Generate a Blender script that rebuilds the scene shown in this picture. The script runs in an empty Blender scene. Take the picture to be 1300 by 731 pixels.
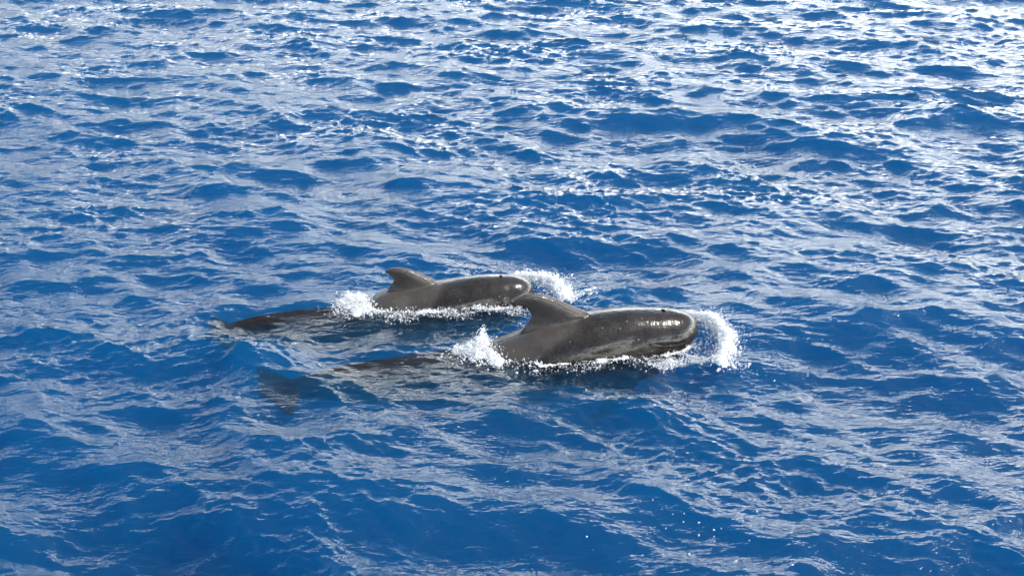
import bpy, bmesh, math, random
import numpy as np
from mathutils import Vector, Matrix
from mathutils.bvhtree import BVHTree

rng = np.random.default_rng(7)
random.seed(7)
R = math.radians
scene = bpy.context.scene
C = scene.collection

# ---------------------------------------------------------------- camera
cam = bpy.data.cameras.new('camera')
cam.sensor_width = 36.0
cam.lens = 18.0 / math.tan(R(20.0))
cam.clip_start = 0.1
cam.clip_end = 30000
cam_o = bpy.data.objects.new('camera', cam)
C.objects.link(cam_o)
cam_o.location = (0, 0, 5.0)
cam_o.rotation_euler = (R(90 - 22.0), 0, 0)
scene.camera = cam_o

# ---------------------------------------------------------------- sky, sun, exposure
SUN_DIR = Vector((0.52, 0.05, 0.84)).normalized()
elev = math.asin(SUN_DIR.z)
azim = math.atan2(SUN_DIR.x, SUN_DIR.y)          # from +Y towards +X

scene.view_settings.view_transform = 'Standard'
scene.view_settings.look = 'None'
scene.view_settings.exposure = 0.08
scene.view_settings.gamma = 1.0
scene.view_settings.use_curve_mapping = False

world = bpy.data.worlds.new('World')
scene.world = world
world.use_nodes = True
wn, wl = world.node_tree.nodes, world.node_tree.links
wn.clear()
out = wn.new('ShaderNodeOutputWorld')
bg = wn.new('ShaderNodeBackground')
bg.inputs['Strength'].default_value = 0.13
sky = wn.new('ShaderNodeTexSky')
sky.sky_type = 'NISHITA'
sky.sun_disc = False
sky.sun_elevation = elev
sky.sun_rotation = azim
sky.air_density = 1.0
sky.dust_density = 1.2
sky.ozone_density = 1.0
# thin high cloud over the whole sky, thicker and thinner in places
tc = wn.new('ShaderNodeTexCoord')
mp = wn.new('ShaderNodeMapping')
mp.inputs['Scale'].default_value = (1.0, 1.0, 2.6)
sxyz = wn.new('ShaderNodeSeparateXYZ')
wl.new(tc.outputs['Generated'], sxyz.inputs['Vector'])
cn = wn.new('ShaderNodeTexNoise')
cn.inputs['Scale'].default_value = 2.6
cn.inputs['Detail'].default_value = 6
cn.inputs['Roughness'].default_value = 0.55
cr = wn.new('ShaderNodeMapRange')
cr.inputs['From Min'].default_value = 0.33
cr.inputs['From Max'].default_value = 0.62
cr.inputs['To Min'].default_value = 0.45
cr.inputs['To Max'].default_value = 0.95
mx = wn.new('ShaderNodeMix')
mx.data_type = 'RGBA'

wl.new(tc.outputs['Generated'], mp.inputs['Vector'])
wl.new(mp.outputs['Vector'], cn.inputs['Vector'])
wl.new(cn.outputs['Fac'], cr.inputs['Value'])
# the veil is dense low down and thins out overhead
low = wn.new('ShaderNodeMapRange')
low.inputs['From Min'].default_value = 0.25
low.inputs['From Max'].default_value = 0.385
low.inputs['To Min'].default_value = 1.0
low.inputs['To Max'].default_value = 0.01
wl.new(sxyz.outputs['Z'], low.inputs['Value'])
mul = wn.new('ShaderNodeMath'); mul.operation = 'MULTIPLY'
wl.new(cr.outputs['Result'], mul.inputs[0])
wl.new(low.outputs['Result'], mul.inputs[1])
wl.new(mul.outputs[0], mx.inputs['Factor'])
# cloud lit from behind is brighter towards the sun
dot = wn.new('ShaderNodeVectorMath'); dot.operation = 'DOT_PRODUCT'
nrmz = wn.new('ShaderNodeVectorMath'); nrmz.operation = 'NORMALIZE'
wl.new(tc.outputs['Generated'], nrmz.inputs[0])
wl.new(nrmz.outputs[0], dot.inputs[0])
dot.inputs[1].default_value = SUN_DIR
gw = wn.new('ShaderNodeMapRange')
gw.inputs['From Min'].default_value = -0.1
gw.inputs['From Max'].default_value = 1.0
gw.inputs['To Min'].default_value = 14.0
gw.inputs['To Max'].default_value = 285.0
wl.new(dot.outputs['Value'], gw.inputs['Value'])
cl = wn.new('ShaderNodeVectorMath'); cl.operation = 'SCALE'
cl.inputs[0].default_value = (1.05, 1.045, 0.945)
# the cloud bank is greyer at its base on the horizon
base = wn.new('ShaderNodeMapRange')
base.inputs['From Min'].default_value = 0.06
base.inputs['From Max'].default_value = 0.40
base.inputs['To Min'].default_value = 0.10
base.inputs['To Max'].default_value = 1.0
wl.new(sxyz.outputs['Z'], base.inputs['Value'])
gb = wn.new('ShaderNodeMath'); gb.operation = 'MULTIPLY'
wl.new(gw.outputs['Result'], gb.inputs[0])
wl.new(base.outputs['Result'], gb.inputs[1])
wl.new(gb.outputs[0], cl.inputs['Scale'])
wl.new(cl.outputs[0], mx.inputs['B'])
# clear azure haze above the cloud bank, fading to the deeper blue overhead
az = wn.new('ShaderNodeMapRange')
az.interpolation_type = 'SMOOTHSTEP'
az.inputs['From Min'].default_value = 0.40
az.inputs['From Max'].default_value = 0.74
az.inputs['To Min'].default_value = 0.42
az.inputs['To Max'].default_value = 0.0
wl.new(sxyz.outputs['Z'], az.inputs['Value'])
am = wn.new('ShaderNodeMix'); am.data_type = 'RGBA'
am.inputs['B'].default_value = (2.6, 8.5, 17.0, 1)
wl.new(az.outputs['Result'], am.inputs['Factor'])
wl.new(sky.outputs['Color'], am.inputs['A'])
wl.new(am.outputs['Result'], mx.inputs['A'])
wl.new(mx.outputs['Result'], bg.inputs['Color'])
wl.new(bg.outputs['Background'], out.inputs['Surface'])

sun = bpy.data.lights.new('sun', 'SUN')
sun.energy = 4.6
sun.angle = R(0.53)
sun.color = (1.0, 0.95, 0.87)
sun_o = bpy.data.objects.new('sun', sun)
C.objects.link(sun_o)
sun_o.rotation_euler = SUN_DIR.to_track_quat('Z', 'Y').to_euler()
sun_o.location = (0, 0, 30)

scene.cycles.max_bounces = 10
scene.cycles.volume_bounces = 2
scene.cycles.transparent_max_bounces = 24
scene.cycles.sample_clamp_indirect = 6.0
scene.cycles.sample_clamp_direct = 14.0
scene.cycles.use_denoising = True
scene.cycles.denoising_input_passes = 'RGB'

# ---------------------------------------------------------------- helpers
def link(name, me, m=None, parent=None):
    o = bpy.data.objects.new(name, me)
    C.objects.link(o)
    if m is not None:
        me.materials.append(m)
    if parent is not None:
        o.parent = parent
    return o

def tag(o, label=None, cat=None, group=None, kind=None):
    if label: o['label'] = label
    if cat: o['category'] = cat
    if group: o['group'] = group
    if kind: o['kind'] = kind
    return o

def np_mesh(name, co, faces, smooth=True):
    """co (n,3); faces (m,k) all with k corners"""
    me = bpy.data.meshes.new(name)
    n, (m, k) = len(co), faces.shape
    me.vertices.add(n)
    me.vertices.foreach_set('co', np.ascontiguousarray(co, dtype=np.float32).ravel())
    me.loops.add(m * k)
    me.loops.foreach_set('vertex_index', np.ascontiguousarray(faces, dtype=np.int32).ravel())
    me.polygons.add(m)
    me.polygons.foreach_set('loop_start', np.arange(0, m * k, k, dtype=np.int32))
    me.update(calc_edges=True)
    if smooth:
        me.polygons.foreach_set('use_smooth', np.ones(m, dtype=bool))
    return me

def get_co(me):
    a = np.empty(len(me.vertices) * 3, dtype=np.float32)
    me.vertices.foreach_get('co', a)
    return a.reshape(-1, 3)

def sstep(a, b, x):
    t = np.clip((x - a) / (b - a), 0, 1)
    return t * t * (3 - 2 * t)

def new_mat(name):
    m = bpy.data.materials.new(name)
    m.use_nodes = True
    m.node_tree.nodes.clear()
    return m, m.node_tree.nodes, m.node_tree.links

def noise_node(n, l, vec, scale, detail=4, rough=0.5):
    t = n.new('ShaderNodeTexNoise')
    t.inputs['Scale'].default_value = scale
    t.inputs['Detail'].default_value = detail
    t.inputs['Roughness'].default_value = rough
    if vec is not None:
        l.new(vec, t.inputs['Vector'])
    return t

def maprange(n, l, val, a, b, c, d, smooth=False):
    t = n.new('ShaderNodeMapRange')
    if smooth: t.interpolation_type = 'SMOOTHSTEP'
    t.inputs['From Min'].default_value = a
    t.inputs['From Max'].default_value = b
    t.inputs['To Min'].default_value = c
    t.inputs['To Max'].default_value = d
    l.new(val, t.inputs['Value'])
    return t.outputs['Result']

def mathn(n, l, op, a, b=None):
    t = n.new('ShaderNodeMath')
    t.operation = op
    for i, v in enumerate((a, b)):
        if v is None: continue
        if isinstance(v, (int, float)): t.inputs[i].default_value = v
        else: l.new(v, t.inputs[i])
    return t.outputs[0]

def mixrgb(n, l, fac, a, b):
    t = n.new('ShaderNodeMix')
    t.data_type = 'RGBA'
    for s, v in (('Factor', fac), ('A', a), ('B', b)):
        if isinstance(v, (int, float)): t.inputs[s].default_value = v
        elif isinstance(v, tuple): t.inputs[s].default_value = (*v, 1)
        else: l.new(v, t.inputs[s])
    return t.outputs['Result']

# ---------------------------------------------------------------- materials
def water_material():
    m, n, l = new_mat('sea_water')
    o = n.new('ShaderNodeOutputMaterial')
    geo = n.new('ShaderNodeNewGeometry')
    pos = geo.outputs['Position']
    # small wind ripples finer than the mesh
    mpn = n.new('ShaderNodeMapping')
    mpn.inputs['Rotation'].default_value = (0, 0, R(-14))
    mpn.inputs['Scale'].default_value = (0.45, 1.0, 1.0)
    l.new(pos, mpn.inputs['Vector'])
    n1 = noise_node(n, l, mpn.outputs['Vector'], 16.0, 3, 0.55)
    bump = n.new('ShaderNodeBump')
    bump.inputs['Strength'].default_value = 1.0
    bump.inputs['Distance'].default_value = 0.019
    l.new(n1.outputs['Fac'], bump.inputs['Height'])
    nrm = bump.outputs['Normal']
    fr = n.new('ShaderNodeFresnel')
    fr.inputs['IOR'].default_value = 1.333
    l.new(nrm, fr.inputs['Normal'])
    gl = n.new('ShaderNodeBsdfGlossy')
    gl.inputs['Roughness'].default_value = 0.035
    l.new(nrm, gl.inputs['Normal'])
    tr = n.new('ShaderNodeBsdfTransparent')
    mix = n.new('ShaderNodeMixShader')
    l.new(fr.outputs['Fac'], mix.inputs['Fac'])
    l.new(tr.outputs['BSDF'], mix.inputs[1])
    l.new(gl.outputs['BSDF'], mix.inputs[2])
    # foam: bubbles lying on the water where the whales churn it
    at = n.new('ShaderNodeAttribute')
    at.attribute_name = 'foam'
    f1 = noise_node(n, l, pos, 24.0, 5, 0.65)
    f2 = noise_node(n, l, pos, 95.0, 2, 0.6)
    s = mathn(n, l, 'ADD', mathn(n, l, 'MULTIPLY', f1.outputs['Fac'], 0.62), mathn(n, l, 'MULTIPLY', f2.outputs['Fac'], 0.38))
    thr = mathn(n, l, 'SUBTRACT', 0.86, mathn(n, l, 'MULTIPLY', at.outputs['Fac'], 0.5))
    d = mathn(n, l, 'SUBTRACT', s, thr)
    ff = maprange(n, l, d, -0.02, 0.05, 0.0, 1.0)
    fd = n.new('ShaderNodeBsdfDiffuse')
    fd.inputs['Color'].default_value = (0.86, 0.88, 0.9, 1)
    mix2 = n.new('ShaderNodeMixShader')
    l.new(ff, mix2.inputs['Fac'])
    l.new(mix.outputs['Shader'], mix2.inputs[1])
    l.new(fd.outputs['BSDF'], mix2.inputs[2])
    l.new(mix2.outputs['Shader'], o.inputs['Surface'])
    # the sea itself: light scattered back blue from the depth
    va = n.new('ShaderNodeVolumeAbsorption')
    va.inputs['Color'].default_value = (0.03, 0.60, 0.80, 1)
    va.inputs['Density'].default_value = 1.6
    vs = n.new('ShaderNodeVolumeScatter')
    vs.inputs['Color'].default_value = (0.0003, 0.128, 0.29, 1)
    vs.inputs['Density'].default_value = 1.6
    vs.inputs['Anisotropy'].default_value = 0.0
    add = n.new('ShaderNodeAddShader')
    l.new(va.outputs['Volume'], add.inputs[0])
    l.new(vs.outputs['Volume'], add.inputs[1])
    l.new(add.outputs['Shader'], o.inputs['Volume'])
    m.cycles.homogeneous_volume = True
    return m

def skin_material():
    m, n, l = new_mat('whale_skin')
    o = n.new('ShaderNodeOutputMaterial')
    b = n.new('ShaderNodeBsdfPrincipled')
    l.new(b.outputs['BSDF'], o.inputs['Surface'])
    tcn = n.new('ShaderNodeTexCoord')
    v = tcn.outputs['Object']
    # "cape": the darker wet front part of the body, cut off by a slanting line
    cape = n.new('ShaderNodeAttribute'); cape.attribute_name = 'cape'
    under = n.new('ShaderNodeAttribute'); under.attribute_name = 'under'
    big = noise_node(n, l, v, 5.0, 5, 0.6)
    fine = noise_node(n, l, v, 45.0, 4, 0.6)
    base = mixrgb(n, l, maprange(n, l, big.outputs['Fac'], 0.3, 0.7, 0, 1), (0.035, 0.029, 0.0262), (0.064, 0.0555, 0.051))
    dark = mixrgb(n, l, maprange(n, l, big.outputs['Fac'], 0.3, 0.7, 0, 1), (0.009, 0.0076, 0.0069), (0.026, 0.0225, 0.0205))
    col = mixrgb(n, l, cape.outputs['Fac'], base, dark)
    col = mixrgb(n, l, under.outputs['Fac'], col, (0.016, 0.010, 0.007))  # painted shade below the mouth and along the fold, and the dark tail
    col = mixrgb(n, l, maprange(n, l, fine.outputs['Fac'], 0.45, 0.75, 0, 0.2), col, (0.10, 0.09, 0.08))
    # pale specks: nicks, and glints of water drops painted into the colour
    vo = n.new('ShaderNodeTexVoronoi'); vo.inputs['Scale'].default_value = 19.0
    l.new(v, vo.inputs['Vector'])
    gate = noise_node(n, l, v, 3.1, 2, 0.5)
    spot = mathn(n, l, 'MULTIPLY', maprange(n, l, vo.outputs['Distance'], 0.04, 0.12, 1, 0),
                 maprange(n, l, gate.outputs['Fac'], 0.42, 0.58, 0, 0.9))
    col = mixrgb(n, l, spot, col, (0.42, 0.40, 0.37))
    l.new(col, b.inputs['Base Color'])
    rg = mathn(n, l, 'ADD', maprange(n, l, cape.outputs['Fac'], 0, 1, 0.38, 0.20),
               maprange(n, l, big.outputs['Fac'], 0.3, 0.7, -0.05, 0.06))
    l.new(rg, b.inputs['Roughness'])
    # below the waterline the wet skin has no gloss of its own (it is optically close to water)
    g2 = n.new('ShaderNodeNewGeometry')
    sz = n.new('ShaderNodeSeparateXYZ'); l.new(g2.outputs['Position'], sz.inputs[0])
    dry = maprange(n, l, sz.outputs['Z'], -0.06, -0.01, 0.0, 1.0)
    l.new(maprange(n, l, dry, 0, 1, 1.04, 1.33), b.inputs['IOR'])
    # water running off in streaks: glossier and duller strips along the body
    smp = n.new('ShaderNodeMapping'); smp.inputs['Scale'].default_value = (1.1, 5.0, 5.0)
    smp.inputs['Rotation'].default_value = (0, R(-14), 0)
    l.new(v, smp.inputs['Vector'])
    st = noise_node(n, l, smp.outputs['Vector'], 3.2, 5, 0.6)
    l.new(mathn(n, l, 'MULTIPLY', maprange(n, l, dry, 0, 1, 0.0, 1.0), maprange(n, l, st.outputs['Fac'], 0.38, 0.66, 0.04, 0.3)), b.inputs['Coat Weight'])
    b.inputs['Coat Roughness'].default_value = 0.13
    bp = n.new('ShaderNodeBump')
    bp.inputs['Strength'].default_value = 0.5
    bp.inputs['Distance'].default_value = 0.004
    hh = mathn(n, l, 'ADD', mathn(n, l, 'MULTIPLY', fine.outputs['Fac'], 0.3), mathn(n, l, 'MULTIPLY', big.outputs['Fac'], 6.0))
    l.new(hh, bp.inputs['Height'])
    l.new(bp.outputs['Normal'], b.inputs['Normal'])
    l.new(bp.outputs['Normal'], b.inputs['Coat Normal'])
    return m

def plain(name, col, rough):
    m, n, l = new_mat(name)
    o = n.new('ShaderNodeOutputMaterial')
    b = n.new('ShaderNodeBsdfPrincipled')
    l.new(b.outputs['BSDF'], o.inputs['Surface'])
    tcn = n.new('ShaderNodeTexCoord')
    ns = noise_node(n, l, tcn.outputs['Object'], 60, 3)
    l.new(mixrgb(n, l, ns.outputs['Fac'], tuple(c * 0.8 for c in col), tuple(min(1, c * 1.15) for c in col)), b.inputs['Base Color'])
    b.inputs['Roughness'].default_value = rough
    return m

def spray_material():
    m, n, l = new_mat('spray_water')
    o = n.new('ShaderNodeOutputMaterial')
    d = n.new('ShaderNodeBsdfDiffuse'); d.inputs['Color'].default_value = (0.9, 0.91, 0.92, 1)
    t = n.new('ShaderNodeBsdfTranslucent'); t.inputs['Color'].default_value = (0.88, 0.9, 0.92, 1)
    g = n.new('ShaderNodeBsdfGlossy'); g.inputs['Roughness'].default_value = 0.12
    a = n.new('ShaderNodeMixShader'); a.inputs['Fac'].default_value = 0.45
    b = n.new('ShaderNodeMixShader'); b.inputs['Fac'].default_value = 0.08
    l.new(d.outputs[0], a.inputs[1]); l.new(t.outputs[0], a.inputs[2])
    l.new(a.outputs[0], b.inputs[1]); l.new(g.outputs[0], b.inputs[2])
    c = n.new('ShaderNodeMixShader'); c.inputs['Fac'].default_value = 0.32
    tp = n.new('ShaderNodeBsdfTransparent')
    l.new(b.outputs[0], c.inputs[1]); l.new(tp.outputs[0], c.inputs[2])
    l.new(c.outputs[0], o.inputs['Surface'])
    return m

M_WATER = water_material()
M_SKIN = skin_material()
M_DARK = plain('whale_dark', (0.006, 0.005, 0.005), 0.7)
M_DARK.node_tree.nodes['Principled BSDF'].inputs['Specular IOR Level'].default_value = 0.0
M_EYE = plain('whale_eye', (0.008, 0.006, 0.005), 0.08)
M_SPRAY = spray_material()

# ---------------------------------------------------------------- the two whales (local frame: x forward, z up from the waterline)
def interp(xs, ys, x):
    """monotone-ish cubic through the stations (xs ascending)"""
    xs, ys = np.array(xs, float), np.array(ys, float)
    d = np.gradient(ys, xs)
    i = np.clip(np.searchsorted(xs, x) - 1, 0, len(xs) - 2)
    h = xs[i + 1] - xs[i]
    t = np.clip((x - xs[i]) / h, 0, 1)
    return ((2*t**3 - 3*t**2 + 1) * ys[i] + (t**3 - 2*t**2 + t) * h * d[i]
            + (-2*t**3 + 3*t**2) * ys[i + 1] + (t**3 - t**2) * h * d[i + 1])

def loft(bm, rings):
    vr = [[bm.verts.new(p) for p in ring] for ring in rings]
    k = len(vr[0])
    for a, b in zip(vr[:-1], vr[1:]):
        for i in range(k):
            bm.faces.new((a[i], a[(i + 1) % k], b[(i + 1) % k], b[i]))
    bm.faces.new(vr[0][::-1])
    bm.faces.new(vr[-1])

def foil(L, T, half, normal, k=10):
    """closed lens section from the leading point L to the trailing point T"""
    up, dn = [], []
    for i in range(k + 1):
        t = i / k
        th = half * (math.sin(math.pi * min(1, t ** 0.62)) ** 0.8 if 0 < t < 1 else 0) + half * 0.18
        p = L.lerp(T, t)
        up.append(p + normal * th)
        dn.append(p - normal * th)
    return up + dn[::-1]

def whale_body(name, body, fin, fluke, flipper, tip, bend, sc):
    bx = [s[0] for s in body][::-1]
    bz = [s[1] for s in body][::-1]
    br = [s[2] for s in body][::-1]
    def yb(x):                                           # sideways bend of the tail
        return -bend * max(0.0, -x - 1.0 * sc) ** 2
    bm = bmesh.new()
    xs = list(np.linspace(bx[0], bx[-1], 110))
    rings = []
    K = 48
    def ring(x, zc, r, squash=1.0):
        o = []
        headness = float(sstep(0.25 * sc, 0.85 * sc, np.array(x)))
        tailness = float(sstep(-1.3 * sc, -2.4 * sc, np.array(x)))
        w = 0.97 - 0.18 * tailness
        for i in range(K):
            a = 2 * math.pi * i / K
            ca, sa = math.cos(a), math.sin(a)
            e = 2 / 2.15
            yy = math.copysign(abs(ca) ** e, ca) * r * w
            zz = math.copysign(abs(sa) ** e, sa) * r * (1 + 0.25 * tailness)
            # chin lies further back than the melon
            xo = -0.34 * headness * max(0.0, -zz - 0.01)
            o.append(Vector((x + xo, yb(x) + yy, zc + zz)))
        return o
    for x in xs:
        rings.append(ring(x, float(interp(bx, bz, np.array(x))), float(interp(bx, br, np.array(x)))))
    x1, z1, r1 = bx[-1], bz[-1], br[-1]
    for t in (0.06, 0.13, 0.2, 0.28, 0.36, 0.44, 0.52, 0.6, 0.67, 0.74, 0.8, 0.86, 0.91, 0.95, 0.98, 0.995):
        rings.append(ring(x1 + (tip[0] - x1) * t, z1 + (tip[1] - z1) * t ** 1.6, r1 * (1 - t ** 1.45) ** 0.54))
    loft(bm, rings)
    # dorsal fin
    fr = []
    for i, (L, T) in enumerate(fin):
        t = i / (len(fin) - 1)
        fr.append((Vector((L[0], 0, L[1])), Vector((T[0], 0, T[1])), (0.055 * (1 - t) ** 0.8 + 0.009) * sc))
    rr = []
    for (a, b) in zip(fr[:-1], fr[1:]):
        for s in (0, 0.5):
            rr.append(foil(a[0].lerp(b[0], s), a[1].lerp(b[1], s), a[2] * (1 - s) + b[2] * s, Vector((0, 1, 0))))
    rr.append(foil(fr[-1][0], fr[-1][1], fr[-1][2], Vector((0, 1, 0))))
    loft(bm, rr)
    # flukes
    fx, fz, span, chord = fluke
    ya = yb(fx)
    slope = -2 * bend * max(0.0, -fx - 1.0 * sc)         # dy/d(-x)
    ang = math.atan(slope)
    axis_t = Vector((-math.cos(ang), math.sin(ang) * 1.0, 0))     # towards the tail end
    side = Vector((-axis_t.y, axis_t.x, 0))
    for s in (-1, 1):
        rr = []
        for t in np.linspace(-0.15, 1, 9):
            tt = max(t, 0)
            lead = -0.35 * chord + 0.62 * chord * tt ** 1.5
            ch = chord * (1 - tt) ** 0.75 + 0.03
            o = Vector((fx, ya, fz)) + side * (s * span * t)
            L = o + axis_t * lead
            T = o + axis_t * (lead + ch)
            rr.append(foil(L, T, 0.026 * (1 - 0.75 * tt), Vector((0, 0, 1))))
        if s < 0: rr = rr[::-1]
        loft(bm, rr)
    # flippers
    px, pz, pl = flipper
    for s in (-1, 1):
        rr = []
        for t in np.linspace(0, 1, 9):
            o = Vector((px - 0.75 * pl * t ** 1.3, s * (0.20 * sc + 0.55 * pl * t), pz - 0.42 * pl * t))
            ch = pl * 0.34 * (1 - t) ** 0.6 + 0.02
            rr.append(foil(o + Vector((ch * 0.5, 0, 0)), o - Vector((ch * 0.5, 0, 0)), 0.034 * sc * (1 - 0.7 * t), Vector((0, s * 0.55, 0.83))))
        if s < 0: rr = rr[::-1]
        loft(bm, rr)
    bmesh.ops.recalc_face_normals(bm, faces=bm.faces)
    me = bpy.data.meshes.new('raw')
    bm.to_mesh(me); bm.free()
    o = bpy.data.objects.new('raw', me)
    C.objects.link(o)
    rm = o.modifiers.new('r', 'REMESH'); rm.mode = 'VOXEL'; rm.voxel_size = 0.0075; rm.adaptivity = 0
    sm = o.modifiers.new('s', 'SMOOTH'); sm.factor = 0.5; sm.iterations = 9
    dg = bpy.context.evaluated_depsgraph_get()
    res = bpy.data.meshes.new_from_object(o.evaluated_get(dg))
    bpy.data.objects.remove(o); bpy.data.meshes.remove(me)
    res.name = name
    return res

def finish_whale(me, mouth, cape_line, sc, tipx, fold):
    co = get_co(me)
    nor = np.empty(len(me.vertices) * 3, dtype=np.float32)
    me.vertices.foreach_get('normal', nor)
    nor = nor.reshape(-1, 3)
    x, y, z = co.T
    # mouth: a groove between the lips, a little upper lip and corner crease
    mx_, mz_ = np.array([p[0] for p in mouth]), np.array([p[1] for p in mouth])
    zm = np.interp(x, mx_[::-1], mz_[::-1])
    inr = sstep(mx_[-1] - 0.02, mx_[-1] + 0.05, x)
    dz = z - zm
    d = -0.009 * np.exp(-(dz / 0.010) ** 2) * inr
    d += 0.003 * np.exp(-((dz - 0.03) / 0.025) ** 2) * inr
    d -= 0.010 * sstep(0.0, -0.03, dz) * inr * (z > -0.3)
    # fold running up from the flipper to behind the cheek, with the shade in its hollow painted into the skin colour
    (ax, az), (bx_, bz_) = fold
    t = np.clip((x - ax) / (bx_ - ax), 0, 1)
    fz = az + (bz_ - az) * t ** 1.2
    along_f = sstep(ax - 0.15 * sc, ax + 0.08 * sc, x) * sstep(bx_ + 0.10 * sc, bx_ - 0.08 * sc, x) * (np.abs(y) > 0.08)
    d -= 0.008 * sc * np.exp(-((z - fz) / (0.05 * sc)) ** 2) * along_f
    # very soft furrow behind the melon
    fx = tipx - 0.30 * sc - 0.30 * (0.15 - z)
    d -= 0.0022 * np.exp(-((x - fx) / (0.05 * sc)) ** 2) * (z > -0.05) * sstep(0.24 * sc, 0.10 * sc, z)
    # soft shoulder furrow in front of the fin
    d -= 0.006 * sc * np.exp(-((x - cape_line[0] - cape_line[1] * z + 0.01) / (0.05 * sc)) ** 2) * (z < 0.24 * sc)
    co = co + nor * d[:, None]
    me.vertices.foreach_set('co', co.astype(np.float32).ravel())
    cape = sstep(-0.11, 0.09, x - cape_line[0] - cape_line[1] * z + 0.04 * np.sin(9 * z + 2))
    cape = np.maximum(cape, sstep(-1.0 * sc, -1.35 * sc, x))
    under = sstep(0.002, -0.035, dz) * inr  # shade below the jaw, painted as darker skin
    fold_shade = 0.85 * sstep(0.012 * sc, -0.012 * sc, z - fz) * sstep(-0.085 * sc, -0.02 * sc, z - fz) * along_f * sstep(0.95, 0.55, t)  # painted shade just below the fold line
    under = np.clip(under + fold_shade + sstep(-1.3 * sc, -1.7 * sc, x), 0, 1)
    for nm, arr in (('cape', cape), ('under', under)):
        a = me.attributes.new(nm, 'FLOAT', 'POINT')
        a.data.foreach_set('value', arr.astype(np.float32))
    me.polygons.foreach_set('use_smooth', np.ones(len(me.polygons), dtype=bool))
    me.update()

def whale(label, loc, yaw, body, fin, fluke, flipper, tip, bend, sc, mouth, cape_line, blow_x, eye_xz, fold):
    me = whale_body('pilot_whale', body, fin, fluke, flipper, tip, bend, sc)
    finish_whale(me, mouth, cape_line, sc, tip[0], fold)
    w = link('pilot_whale', me, M_SKIN)
    w.location = loc
    w.rotation_euler = (0, 0, yaw)
    tag(w, label, 'whale', 'pilot whales surfacing side by side')
    bvh = BVHTree.FromPolygons([v.co for v in me.vertices], [tuple(p.vertices) for p in me.polygons])
    # blowhole: a dark crescent let into the top of the head
    bm = bmesh.new()
    top, bot = [], []
    N = 14
    for i in range(N + 1):
        a = math.pi * (i / N - 0.5)
        yy = 0.028 * sc * math.sin(a) - 0.012 * sc
        wd = 0.016 * sc * math.cos(a) ** 0.7
        xc = blow_x + 0.012 * sc * math.cos(a)
        row = []
        for q in (-1, -0.35, 0.35, 1):
            h, nn, _, _ = bvh.ray_cast(Vector((xc + q * wd, yy, 2)), Vector((0, 0, -1)))
            row.append(bm.verts.new(h + nn * (0.0035 if abs(q) == 1 else 0.0015)))
        top.append(row)
    for a, b in zip(top[:-1], top[1:]):
        for j in range(3):
            try: bm.faces.new((a[j], a[j + 1], b[j + 1], b[j]))
            except ValueError: pass
    bm2 = bpy.data.meshes.new('blowhole')
    bm.to_mesh(bm2); bm.free()
    link('blowhole', bm2, M_DARK, w)
    for s in (-1, 1):
        h, nn, _, _ = bvh.ray_cast(Vector((eye_xz[0], s * 2, eye_xz[1])), Vector((0, -s, 0)))
        bm = bmesh.new()
        bmesh.ops.create_uvsphere(bm, u_segments=14, v_segments=10, radius=0.014 * sc)
        for v in bm.verts:
            v.co = Vector((v.co.x * 1.35, v.co.y * 0.7, v.co.z)) + h - nn * 0.004
        for f in bm.faces: f.smooth = True
        em = bpy.data.meshes.new('eye')
        bm.to_mesh(em); bm.free()
        link('eye', em, M_EYE, w)
    return w, bvh

NEAR = whale('larger dark grey pilot whale in front, hooked fin overlapping the smaller whale',
    (0.685, 11.174, 0.0), R(8.67),
    [(0.693, -0.039, 0.275), (0.485, -0.061, 0.315), (0.346, -0.068, 0.33), (0.069, -0.102, 0.35),
     (-0.069, -0.12, 0.355), (-0.346, -0.171, 0.35), (-0.52, -0.195, 0.335), (-0.693, -0.236, 0.315), (-0.922, -0.274, 0.285), (-1.316, -0.266, 0.23),
     (-1.732, -0.245, 0.185), (-2.148, -0.21, 0.13), (-2.40, -0.185, 0.095), (-2.64, -0.165, 0.055)],
    [((0.014, 0.203), (-0.658, 0.069)), ((-0.028, 0.259), (-0.554, 0.189)), ((-0.18, 0.336), (-0.52, 0.262)), ((-0.326, 0.414), (-0.534, 0.3)),
     ((-0.416, 0.45), (-0.568, 0.337)), ((-0.492, 0.466), (-0.61, 0.354)), ((-0.568, 0.468), (-0.651, 0.365)), ((-0.637, 0.443), (-0.676, 0.37)), ((-0.682, 0.401), (-0.689, 0.379))],
    (-2.63, -0.16, 0.50, 0.31), (0.30, -0.30, 0.62), (0.956, 0.055), 0.088, 1.0,
    [(0.99, 0.02), (0.86, 0.028), (0.72, 0.022), (0.58, 0.03), (0.50, 0.05)], (-0.46, 1.55), 0.625, (0.46, 0.055), ((0.0, 0.0), (0.40, 0.115)))

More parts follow.
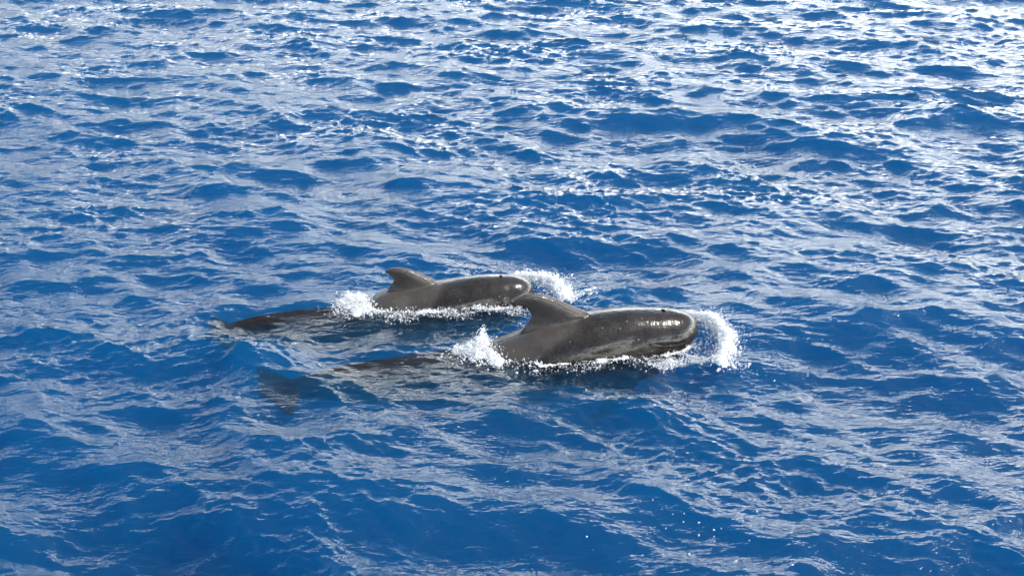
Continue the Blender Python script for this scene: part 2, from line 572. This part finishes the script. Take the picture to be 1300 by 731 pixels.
FAR = whale('smaller dark grey pilot whale swimming behind the larger one',
    (-0.3675, 12.138, 0.0), R(6.06),
    [(0.377, -0.038, 0.235), (0.237, -0.057, 0.265), (0.0, -0.085, 0.285), (-0.185, -0.115, 0.295),
     (-0.362, -0.132, 0.295), (-0.591, -0.172, 0.29), (-0.747, -0.174, 0.28), (-0.865, -0.197, 0.265), (-0.99, -0.249, 0.245), (-1.257, -0.252, 0.2),
     (-1.552, -0.226, 0.165), (-1.848, -0.19, 0.12), (-2.07, -0.16, 0.085), (-2.217, -0.14, 0.05)],
    [((-0.325, 0.154), (-0.835, 0.033)), ((-0.362, 0.2), (-0.761, 0.141)), ((-0.48, 0.26), (-0.732, 0.191)), ((-0.569, 0.304), (-0.739, 0.224)),
     ((-0.643, 0.323), (-0.754, 0.248)), ((-0.702, 0.331), (-0.776, 0.265)), ((-0.754, 0.324), (-0.798, 0.275)), ((-0.791, 0.309), (-0.813, 0.282))],
    (-2.22, -0.165, 0.40, 0.27), (0.0, -0.26, 0.5), (0.580, 0.03), 0.10, 0.82,
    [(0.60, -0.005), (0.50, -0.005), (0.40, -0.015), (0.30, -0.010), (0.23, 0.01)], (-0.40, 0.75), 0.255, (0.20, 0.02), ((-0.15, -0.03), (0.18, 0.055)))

# ---------------------------------------------------------------- sea surface
def wave_field(N, Lt, lam_peak, wind_deg, spread, slope_rms, lam_min, seed, chop):
    g = np.random.default_rng(seed)
    k1 = 2 * np.pi * np.fft.fftfreq(N, Lt / N)
    kx, ky = np.meshgrid(k1, k1, indexing='xy')
    k = np.hypot(kx, ky); k[0, 0] = 1
    Lp = lam_peak / 8.886
    th = np.arctan2(ky, kx) - R(wind_deg)
    P = np.exp(-1 / (k * Lp) ** 2) / k ** 3.75 * np.exp(-(k * lam_min / 6.2832) ** 2)
    P *= spread + (1 - spread) * np.cos(th) ** 2 * np.abs(np.cos(th))
    P[0, 0] = 0
    amp = np.sqrt(P) * (g.standard_normal((N, N)) + 1j * g.standard_normal((N, N)))
    h = np.real(np.fft.ifft2(amp))
    sx = np.real(np.fft.ifft2(1j * kx * amp)); sy = np.real(np.fft.ifft2(1j * ky * amp))
    f = slope_rms / math.sqrt((sx ** 2 + sy ** 2).mean())
    dx = np.real(np.fft.ifft2(1j * kx / k * amp)) * f * chop
    dy = np.real(np.fft.ifft2(1j * ky / k * amp)) * f * chop
    return (h * f).astype(np.float32), dx.astype(np.float32), dy.astype(np.float32)

def sampler(A, Lt):
    N = A.shape[0]
    def s(x, y):
        u = (x / Lt * N) % N; v = (y / Lt * N) % N
        i = np.floor(u).astype(np.int32); j = np.floor(v).astype(np.int32)
        a = (u - i).astype(np.float32); b = (v - j).astype(np.float32)
        i %= N; j %= N
        i2 = (i + 1) % N; j2 = (j + 1) % N
        return (A[j, i] * (1 - a) + A[j, i2] * a) * (1 - b) + (A[j2, i] * (1 - a) + A[j2, i2] * a) * b
    return s

LT = 34.0
FIELD = wave_field(2048, LT, 4.2, 68, 0.09, 0.225, 0.19, 11, 0.9)
S_H, S_X, S_Y = (sampler(a, LT) for a in FIELD)
LR = 9.7
RIPPLE = wave_field(1024, LR, 0.30, 74, 0.12, 0.18, 0.055, 5, 0.6)
R_H, R_X, R_Y = (sampler(a, LR) for a in RIPPLE)
GUST = wave_field(256, 40.0, 5.0, 60, 0.5, 1.0, 1.5, 23, 0.0)[0]
GUST = GUST / GUST.std()
S_G = sampler(GUST, 40.0)

def calm(x, y):
    """waves are pressed flat close to the bodies"""
    def seg(ax, ay, bx_, by_, rad):
        px, py = x - ax, y - ay
        dx, dy = bx_ - ax, by_ - ay
        t = np.clip((px * dx + py * dy) / (dx * dx + dy * dy), 0, 1)
        return np.hypot(px - t * dx, py - t * dy) / rad
    d = np.minimum(seg(-0.7, 10.98, 1.65, 11.3, 1.0), seg(-1.6, 12.0, 0.25, 12.2, 0.9))
    return 0.35 + 0.65 * sstep(0.35, 1.0, d)

NEAR_W, NEAR_B = NEAR
FAR_W, FAR_B = FAR

def to_local(w, x, y):
    c, q = math.cos(w.rotation_euler.z), math.sin(w.rotation_euler.z)
    px, py = x - w.location.x, y - w.location.y
    return px * c + py * q, -px * q + py * c

def to_world(w, p):
    c, q = math.cos(w.rotation_euler.z), math.sin(w.rotation_euler.z)
    return np.stack([w.location.x + p[:, 0] * c - p[:, 1] * q, w.location.y + p[:, 0] * q + p[:, 1] * c, p[:, 2]], 1)

def arc_dist(x, y, pts):
    """distance to a polyline and the weight carried along it; pts rows (x, y, weight)"""
    best = np.full(x.shape, 9.0); wt = np.zeros(x.shape)
    for (ax, ay, aw), (bx_, by_, bw) in zip(pts[:-1], pts[1:]):
        dx, dy = bx_ - ax, by_ - ay
        t = np.clip(((x - ax) * dx + (y - ay) * dy) / (dx * dx + dy * dy), 0, 1)
        d = np.hypot(x - ax - t * dx, y - ay - t * dy)
        k = d < best
        best = np.where(k, d, best); wt = np.where(k, aw + (bw - aw) * t, wt)
    return best, wt

BOW_NEAR = [(0.76, 0.36, 0.12), (0.90, 0.33, 0.35), (1.03, 0.22, 0.8), (1.12, 0.04, 1.0), (1.15, -0.18, 1.0), (1.09, -0.42, 0.65), (0.95, -0.64, 0.35)]
BOW_FAR = [(0.42, 0.36, 0.5), (0.60, 0.30, 1.0), (0.74, 0.14, 1.0), (0.82, -0.08, 0.9), (0.84, -0.25, 0.4)]

def swell(x, y):
    """the water the whales push: a raised bow wave, a hollow under each chin, a rise over each sinking back"""
    h = np.zeros(x.shape)
    lx, ly = to_local(NEAR_W, x, y)
    d, w = arc_dist(lx, ly, BOW_NEAR)
    h += 0.085 * w * np.exp(-(d / 0.075) ** 2)
    h -= 0.075 * np.exp(-((lx - 0.98) / 0.16) ** 2 - ((ly + 0.12) / 0.24) ** 2)
    h -= 0.065 * np.exp(-((lx - 0.62) / 0.30) ** 2 - ((ly + 0.42) / 0.16) ** 2)
    h -= 0.048 * np.exp(-((lx + 0.40) / 0.38) ** 2 - ((ly + 0.42) / 0.18) ** 2)
    h += 0.050 * np.exp(-((lx + 0.98) / 0.15) ** 2 - (ly / 0.20) ** 2)
    h += 0.065 * np.exp(-((lx + 1.75) / 0.40) ** 2 - ((ly - 0.06) / 0.19) ** 2)
    h += 0.085 * np.exp(-((lx + 2.75) / 0.34) ** 2 - ((ly - 0.08) / 0.34) ** 2)
    lx, ly = to_local(FAR_W, x, y)
    d, w = arc_dist(lx, ly, BOW_FAR)
    h += 0.07 * w * np.exp(-(d / 0.07) ** 2)
    h -= 0.050 * np.exp(-((lx - 0.48) / 0.20) ** 2 - ((ly + 0.30) / 0.16) ** 2)
    h += 0.040 * np.exp(-((lx + 1.08) / 0.15) ** 2 - (ly / 0.20) ** 2)
    h += 0.055 * np.exp(-((lx + 1.55) / 0.30) ** 2 - ((ly - 0.04) / 0.17) ** 2)
    h += 0.07 * np.exp(-((lx + 2.28) / 0.28) ** 2 - ((ly - 0.06) / 0.28) ** 2)
    return h

# broad swells rolling through: (x, y, slope, half-width across, half-depth); a rise or a fall away from the boat
SWELLS = [(3.1, 10.9, 0.11, 1.7, 1.0), (-3.9, 11.1, 0.10, 1.3, 0.9), (-1.4, 8.3, 0.12, 1.4, 0.75), (1.7, 8.9, -0.07, 1.2, 0.7), (3.6, 8.6, -0.05, 1.0, 0.7),
          (3.9, 17.2, 0.12, 1.5, 1.3), (-3.6, 18.0, 0.06, 1.8, 1.2), (0.4, 13.8, 0.08, 1.4, 0.7), (-1.9, 13.2, 0.08, 1.5, 0.9), (2.4, 7.4, 0.10, 1.2, 0.6),
          (5.2, 13.5, -0.05, 1.5, 1.2), (-3.2, 9.2, -0.04, 0.9, 0.5), (0.9, 15.5, -0.05, 2.0, 1.2)]

def rolls(x, y):
    h = np.zeros(x.shape)
    for (cx, cy, s, wx, wy) in SWELLS:
        dx, dy = x - cx, y - cy + 0.28 * (x - cx)
        h += s * dy * np.exp(-(dx / wx) ** 2 - (dy / wy) ** 2)
    return h

def sea_offset(x, y):
    fade = 1 - sstep(60, 220, np.hypot(x, y))
    a = fade * calm(x, y)
    b = fade * np.clip(1.0 + 0.6 * S_G(x, y), 0.15, 2.2)
    return S_X(x, y) * a + R_X(x, y) * b, S_Y(x, y) * a + R_Y(x, y) * b, S_H(x, y) * a + R_H(x, y) * b + swell(x, y) + rolls(x, y)

def build_sea():
    ang = list(np.arange(-31, 31.001, 0.1))
    step, a = 0.1, 31.0
    side = []
    while a < 180:
        step = min(step * 1.16, 6)
        a += step
        if a < 178: side.append(a)
    ang = [-s for s in side[::-1]] + ang + side + [180.0]
    ang = np.radians(np.array(ang))
    r = [0.4]
    while r[-1] < 12000:
        q = r[-1]
        g = 0.05 if q < 5.5 else 0.006 if q < 7 else 0.0019 if q < 30 else 0.005 if q < 50 else 0.03 if q < 120 else 0.12
        r.append(q * (1 + g))
    r = np.array(r)
    A, RR = np.meshgrid(ang, r)
    x0 = (RR * np.sin(A)).ravel(); y0 = (RR * np.cos(A)).ravel()
    dx, dy, h = sea_offset(x0, y0)
    co = np.stack([x0 + dx, y0 + dy, h], 1)
    na, nr = len(ang), len(r)
    idx = np.arange(na * nr).reshape(nr, na)
    nx = np.roll(idx, -1, axis=1)
    f = np.stack([idx[:-1], nx[:-1], nx[1:], idx[1:]], -1).reshape(-1, 4)
    me = np_mesh('sea_water', co, f)
    return me, co

sea_me, sea_co = build_sea()
X, Y = sea_co[:, 0], sea_co[:, 1]
foam = np.zeros(len(sea_co), dtype=np.float32)
zone = {}
for key, wobj, bvh, xr, bow in (('near', NEAR_W, NEAR_B, (-1.25, 1.05), BOW_NEAR), ('far', FAR_W, FAR_B, (-1.35, 0.7), BOW_FAR)):
    lx, ly = to_local(wobj, X, Y)
    cand = np.nonzero((lx > xr[0]) & (lx < xr[1]) & (np.abs(ly) < 0.75))[0]
    dist = np.full(len(sea_co), 9.0, dtype=np.float32)
    lz = sea_co[:, 2]
    for i in cand:
        p = bvh.find_nearest(Vector((lx[i], ly[i], lz[i])), 0.3)
        if p[0] is not None and p[0].z > -0.13:
            dist[i] = p[3] if (Vector((lx[i], ly[i], lz[i])) - p[0]).dot(p[1]) > 0 else 0.0
    near_side = sstep(0.05, -0.05, ly)
    tail = np.clip(sstep(xr[0], xr[0] + 0.15, lx), 0, 1)
    broken = 0.45 + 0.55 * sstep(-0.6, 0.7, np.sin(11 * lx + 1.3 * np.sin(23 * lx)) + 0.6 * np.sin(29 * lx + 2))
    rim = broken * np.exp(-(dist / 0.045) ** 2) * (0.55 + 0.45 * near_side) * tail
    wash = 0.62 * (1.3 - broken) * np.exp(-(dist / 0.16) ** 2) * near_side * tail
    d, w = arc_dist(lx, ly, bow)
    ridge = w * np.exp(-(d / 0.10) ** 2)
    spread = 0.55 * w * np.exp(-(d / 0.22) ** 2)
    xr0 = xr[0] + 0.25
    rear = 1.0 * np.exp(-((lx - xr0) / 0.13) ** 2 - ((ly + 0.03) / 0.20) ** 2)
    trail = 0.5 * np.exp(-((lx - xr0 + 0.3) / 0.45) ** 2 - ((ly + 0.12) / 0.25) ** 2)
    zone[key] = (lx, ly, rim, wash, ridge)
    foam = np.maximum.reduce([foam, rim, wash, ridge, spread, rear, trail]).astype(np.float32)
a = sea_me.attributes.new('foam', 'FLOAT', 'POINT')
a.data.foreach_set('value', foam)
sea = link('sea_water', sea_me, M_WATER)
tag(sea, 'deep blue wind-rippled sea around the two whales', 'sea', kind='structure')

# the floor of the sea far below, out of sight
bm = bmesh.new()
bmesh.ops.create_circle(bm, cap_ends=True, segments=64, radius=11000)
bed_me = bpy.data.meshes.new('seabed')
bm.to_mesh(bed_me); bm.free()
bed = link('seabed', bed_me, plain('seabed_silt', (0.06, 0.07, 0.07), 0.9))
bed.location = (0, 0, -40)
tag(bed, 'dark seabed deep below the water', 'seabed', kind='structure')

# ---------------------------------------------------------------- spray thrown up by the whales
T_ = (1 + 5 ** 0.5) / 2
ICO_V = np.array([(-1, T_, 0), (1, T_, 0), (-1, -T_, 0), (1, -T_, 0), (0, -1, T_), (0, 1, T_), (0, -1, -T_), (0, 1, -T_), (T_, 0, -1), (T_, 0, 1), (-T_, 0, -1), (-T_, 0, 1)], float)
ICO_V /= np.linalg.norm(ICO_V[0])
ICO_F = np.array([(0, 11, 5), (0, 5, 1), (0, 1, 7), (0, 7, 10), (0, 10, 11), (1, 5, 9), (5, 11, 4), (11, 10, 2), (10, 7, 6), (7, 1, 8),
                  (3, 9, 4), (3, 4, 2), (3, 2, 6), (3, 6, 8), (3, 8, 9), (4, 9, 5), (2, 4, 11), (6, 2, 10), (8, 6, 7), (9, 8, 1)])

def drops_mesh(name, pos, rad, stretch=0.5):
    n = len(pos)
    q = rng.standard_normal((n, 4)); q /= np.linalg.norm(q, axis=1)[:, None]
    a, b, c, d = q.T
    rot = np.stack([1 - 2 * (c * c + d * d), 2 * (b * c - a * d), 2 * (b * d + a * c),
                    2 * (b * c + a * d), 1 - 2 * (b * b + d * d), 2 * (c * d - a * b),
                    2 * (b * d - a * c), 2 * (c * d + a * b), 1 - 2 * (b * b + c * c)], 1).reshape(n, 3, 3)
    sc = rad[:, None] * (1 + stretch * (rng.random((n, 3)) * 2 - 1))
    jit = 1 + 0.22 * rng.standard_normal((n, 12, 1))
    v = ICO_V[None] * jit * sc[:, None, :]
    v = np.einsum('nij,nkj->nki', rot, v) + pos[:, None, :]
    f = (ICO_F[None] + 12 * np.arange(n)[:, None, None]).reshape(-1, 3)
    return np_mesh(name, v.reshape(-1, 3), f)

def sizes(n, med, sig=0.45, hi=0.03):
    return np.clip(np.exp(rng.normal(math.log(med), sig, n)), 0.0018, hi)

SEA_Z = lambda x, y: sea_offset(x, y)[2]

def along(pts, n):
    p = np.array(pts)
    L = np.hypot(*(p[1:, :2] - p[:-1, :2]).T) * (p[1:, 2] + p[:-1, 2])
    k = rng.choice(len(L), n, p=L / L.sum())
    t = rng.random(n)
    return p[k] + (p[k + 1] - p[k]) * t[:, None]

def sheet(w, pts, n, width, height, med, out=0.0):
    """spray along an arc in the whale's own frame: thick and low at the foot, fine and ragged above"""
    q = along(pts, n)
    u = rng.random(n) ** 2.2
    # clumps: the height varies along the arc
    ph = q[:, 0] * 17 + q[:, 1] * 23
    lump = 0.55 + 0.25 * np.sin(ph) + 0.2 * np.sin(2.7 * ph + 1)
    z = u * height * lump * (0.4 + 0.6 * q[:, 2])
    cen = np.array([pts[len(pts) // 2][0] - 0.5, 0.0])
    dirn = q[:, :2] - cen
    dirn /= np.linalg.norm(dirn, axis=1)[:, None] + 1e-6
    off = rng.normal(0, width, n) * (0.6 + 1.2 * u) + out * u
    xy = q[:, :2] + dirn * off[:, None] + rng.normal(0, width * 0.35, (n, 2))
    P = to_world(w, np.concatenate([xy, z[:, None]], 1))
    P[:, 2] += SEA_Z(P[:, 0], P[:, 1])
    return P, sizes(n, med) * (1.25 - 0.75 * u)

def plume(w, cx, cy, n, rx, ry, height, med, lean=(0, 0), peaks=((0, 0, 1.0),)):
    k = rng.choice(len(peaks), n)
    pk = np.array(peaks)[k]
    u = rng.random(n) ** 1.5
    sh = (1 - 0.8 * u)
    x = cx + pk[:, 0] + rng.normal(0, rx, n) * sh + lean[0] * u
    y = cy + pk[:, 1] + rng.normal(0, ry, n) * sh + lean[1] * u
    P = to_world(w, np.stack([x, y, u * height * pk[:, 2]], 1))
    P[:, 2] += SEA_Z(P[:, 0], P[:, 1])
    return P, sizes(n, med) * (1.25 - 0.7 * u)

PLUME = ((-0.02, 0, 0.75), (0.02, 0.03, 1.2), (-0.10, 0.0, 0.55), (-0.06, -0.12, 0.45), (0.07, -0.10, 0.4), (0.10, -0.20, 0.2), (-0.16, 0.04, 0.25))
PLUME2 = ((0, 0, 0.8), (-0.08, 0.05, 1.0), (-0.13, 0.0, 0.5), (0.08, -0.12, 0.4), (0.0, -0.18, 0.3))

def from_sea(key, prob, n, lift, med):
    p = np.clip(prob, 0, None).astype(float)
    p[p < 0.08] = 0
    i = rng.choice(len(p), n, p=p / p.sum())
    P = sea_co[i].astype(float) + rng.normal(0, 0.010, (n, 3))
    P[:, 2] = sea_co[i, 2] + rng.exponential(lift, n) - 0.002
    return P, sizes(n, med, 0.4, 0.016)

def mesh_arrays(me):
    me.calc_loop_triangles()
    t = np.empty(len(me.loop_triangles) * 3, dtype=np.int32)
    me.loop_triangles.foreach_get('vertices', t)
    return get_co(me), t.reshape(-1, 3)

def torn_sheet(pos, rad, voxel=0.0058):
    """run close drops together into one torn, lumpy sheet of white water"""
    o = link('raw', drops_mesh('raw', pos, rad, 0.35))
    rm = o.modifiers.new('r', 'REMESH'); rm.mode = 'VOXEL'; rm.voxel_size = voxel; rm.adaptivity = 0
    sm = o.modifiers.new('s', 'SMOOTH'); sm.factor = 0.5; sm.iterations = 2
    res = bpy.data.meshes.new_from_object(o.evaluated_get(bpy.context.evaluated_depsgraph_get()))
    raw = o.data
    bpy.data.objects.remove(o); bpy.data.meshes.remove(raw)
    v, f = mesh_arrays(res)
    bpy.data.meshes.remove(res)
    return v, f

def spray(name, label, cat, chunks, core=()):
    pos = np.concatenate([c[0] for c in chunks]); rad = np.concatenate([c[1] for c in chunks])
    me = drops_mesh(name, pos, rad)
    if core:
        v, f = mesh_arrays(me)
        bpy.data.meshes.remove(me)
        v2, f2 = torn_sheet(np.concatenate([c[0] for c in core]), np.concatenate([c[1] for c in core]))
        me = np_mesh(name, np.concatenate([v, v2]), np.concatenate([f, f2 + len(v)]))
    o = link(name, me, M_SPRAY)
    tag(o, label, cat, kind='stuff')
    return o

spray('bow_splash', 'curved white splash thrown up ahead of the larger whale\'s snout', 'splash', [
    sheet(NEAR_W, BOW_NEAR, 2600, 0.045, 0.13, 0.0042, 0.03),
    sheet(NEAR_W, BOW_NEAR, 2400, 0.085, 0.17, 0.0030, 0.07),
    sheet(NEAR_W, [(0.78, -0.36, 0.6), (0.96, -0.52, 0.5), (1.10, -0.62, 0.3)], 1300, 0.09, 0.06, 0.0032),
    plume(NEAR_W, 0.58, -0.44, 1100, 0.10, 0.05, 0.06, 0.0036)],
    [sheet(NEAR_W, BOW_NEAR[2:], 1800, 0.030, 0.095, 0.0098, 0.02)])
spray('back_splash', 'white plume of water where the larger whale\'s back slips under', 'splash', [
    plume(NEAR_W, -0.97, -0.06, 1800, 0.065, 0.06, 0.17, 0.0042, (0.0, 0.0), PLUME),
    plume(NEAR_W, -0.95, -0.10, 1300, 0.16, 0.13, 0.11, 0.0031)],
    [plume(NEAR_W, -0.97, -0.06, 1150, 0.040, 0.042, 0.14, 0.0095, (0.0, 0.0), PLUME)])
spray('snout_splash', 'white splash in front of the smaller whale\'s snout, behind the hooked fin', 'splash', [
    sheet(FAR_W, BOW_FAR, 1800, 0.05, 0.15, 0.0044, 0.04),
    sheet(FAR_W, BOW_FAR, 1500, 0.09, 0.22, 0.0033, 0.07)],
    [sheet(FAR_W, BOW_FAR, 1500, 0.034, 0.10, 0.0105, 0.03)])
spray('tail_splash', 'white splash at the rear end of the smaller whale\'s back', 'splash', [
    plume(FAR_W, -1.06, -0.04, 1000, 0.055, 0.055, 0.10, 0.0042, (-0.02, 0), PLUME2),
    plume(FAR_W, -1.04, -0.05, 900, 0.15, 0.12, 0.09, 0.0033)],
    [plume(FAR_W, -1.06, -0.04, 480, 0.036, 0.036, 0.07, 0.0095, (-0.02, 0), PLUME2)])
spray('flung_spray', 'fine droplets flung up beyond the smaller whale\'s back', 'spray', [
    sheet(FAR_W, [(-0.15, 0.34, 0.4), (0.12, 0.36, 1.0), (0.32, 0.36, 0.7)], 420, 0.06, 0.24, 0.0046),
    sheet(FAR_W, [(0.85, -0.1, 0.6), (1.1, -0.05, 0.3)], 160, 0.12, 0.12, 0.0042)])
lx, ly, rim, wash, ridge = zone['near']
spray('waterline_foam', 'white foam edge along the near side of the larger whale', 'foam', [
    from_sea('near', rim * (ly < 0.05), 3200, 0.007, 0.0036), from_sea('near', wash * (ly < 0) * sstep(-0.9, -0.5, lx), 2200, 0.006, 0.0029)],
    [from_sea('near', np.clip(rim - 0.35, 0, 1) * (ly < 0.05), 900, 0.004, 0.0085)])
lx, ly, rim, wash, ridge = zone['far']
spray('waterline_foam', 'broad white foam along the near side of the smaller whale', 'foam', [
    from_sea('far', rim * (ly < 0.05), 2600, 0.010, 0.0040), from_sea('far', wash * (ly < 0), 4200, 0.012, 0.0034)],
    [from_sea('far', np.clip(rim - 0.3, 0, 1) * (ly < 0.05), 1000, 0.006, 0.0095)])

# single drops flying low over the open water in front of the whales
drop_me = drops_mesh('water_droplet', np.zeros((1, 3)), np.array([1.0]), 0.15)
drop_me.materials.append(M_SPRAY)
for x, y, z, r_ in [(0.48, 7.79, 0.13, 0.0085), (0.94, 8.18, 0.17, 0.0055), (1.06, 8.05, 0.14, 0.0055), (1.13, 8.01, 0.17, 0.0055), (1.21, 7.88, 0.18, 0.0085), (1.21, 7.84, 0.11, 0.0085), (1.13, 8.02, 0.1, 0.0055), (1.29, 7.76, 0.2, 0.0085), (1.36, 7.89, 0.13, 0.0055), (1.3, 7.79, 0.13, 0.0055), (1.27, 7.59, 0.22, 0.0055), (1.11, 7.54, 0.16, 0.0085), (1.34, 8.18, 0.18, 0.0055), (1.4, 7.52, 0.12, 0.0085), (1.61, 8.02, 0.18, 0.0085), (1.72, 7.36, 0.2, 0.0085), (1.51, 7.7, 0.16, 0.0055), (0.81, 7.48, 0.19, 0.0055), (0.99, 7.81, 0.18, 0.0055), (3.28, 9.89, 0.17, 0.0055), (3.6, 9.91, 0.14, 0.0055), (1.61, 8.92, 0.1, 0.0055), (3.1, 8.39, 0.2, 0.0055)]:
    o = link('water_droplet', drop_me)
    o.location = (x, y, z); o.scale = (r_ * 0.75, r_ * 0.75, r_ * 0.9)
    o.rotation_euler = (rng.random() * 3, rng.random() * 3, 0)
    tag(o, 'tiny bright droplet flying over the open dark blue water', 'droplet', 'droplets over the open water')
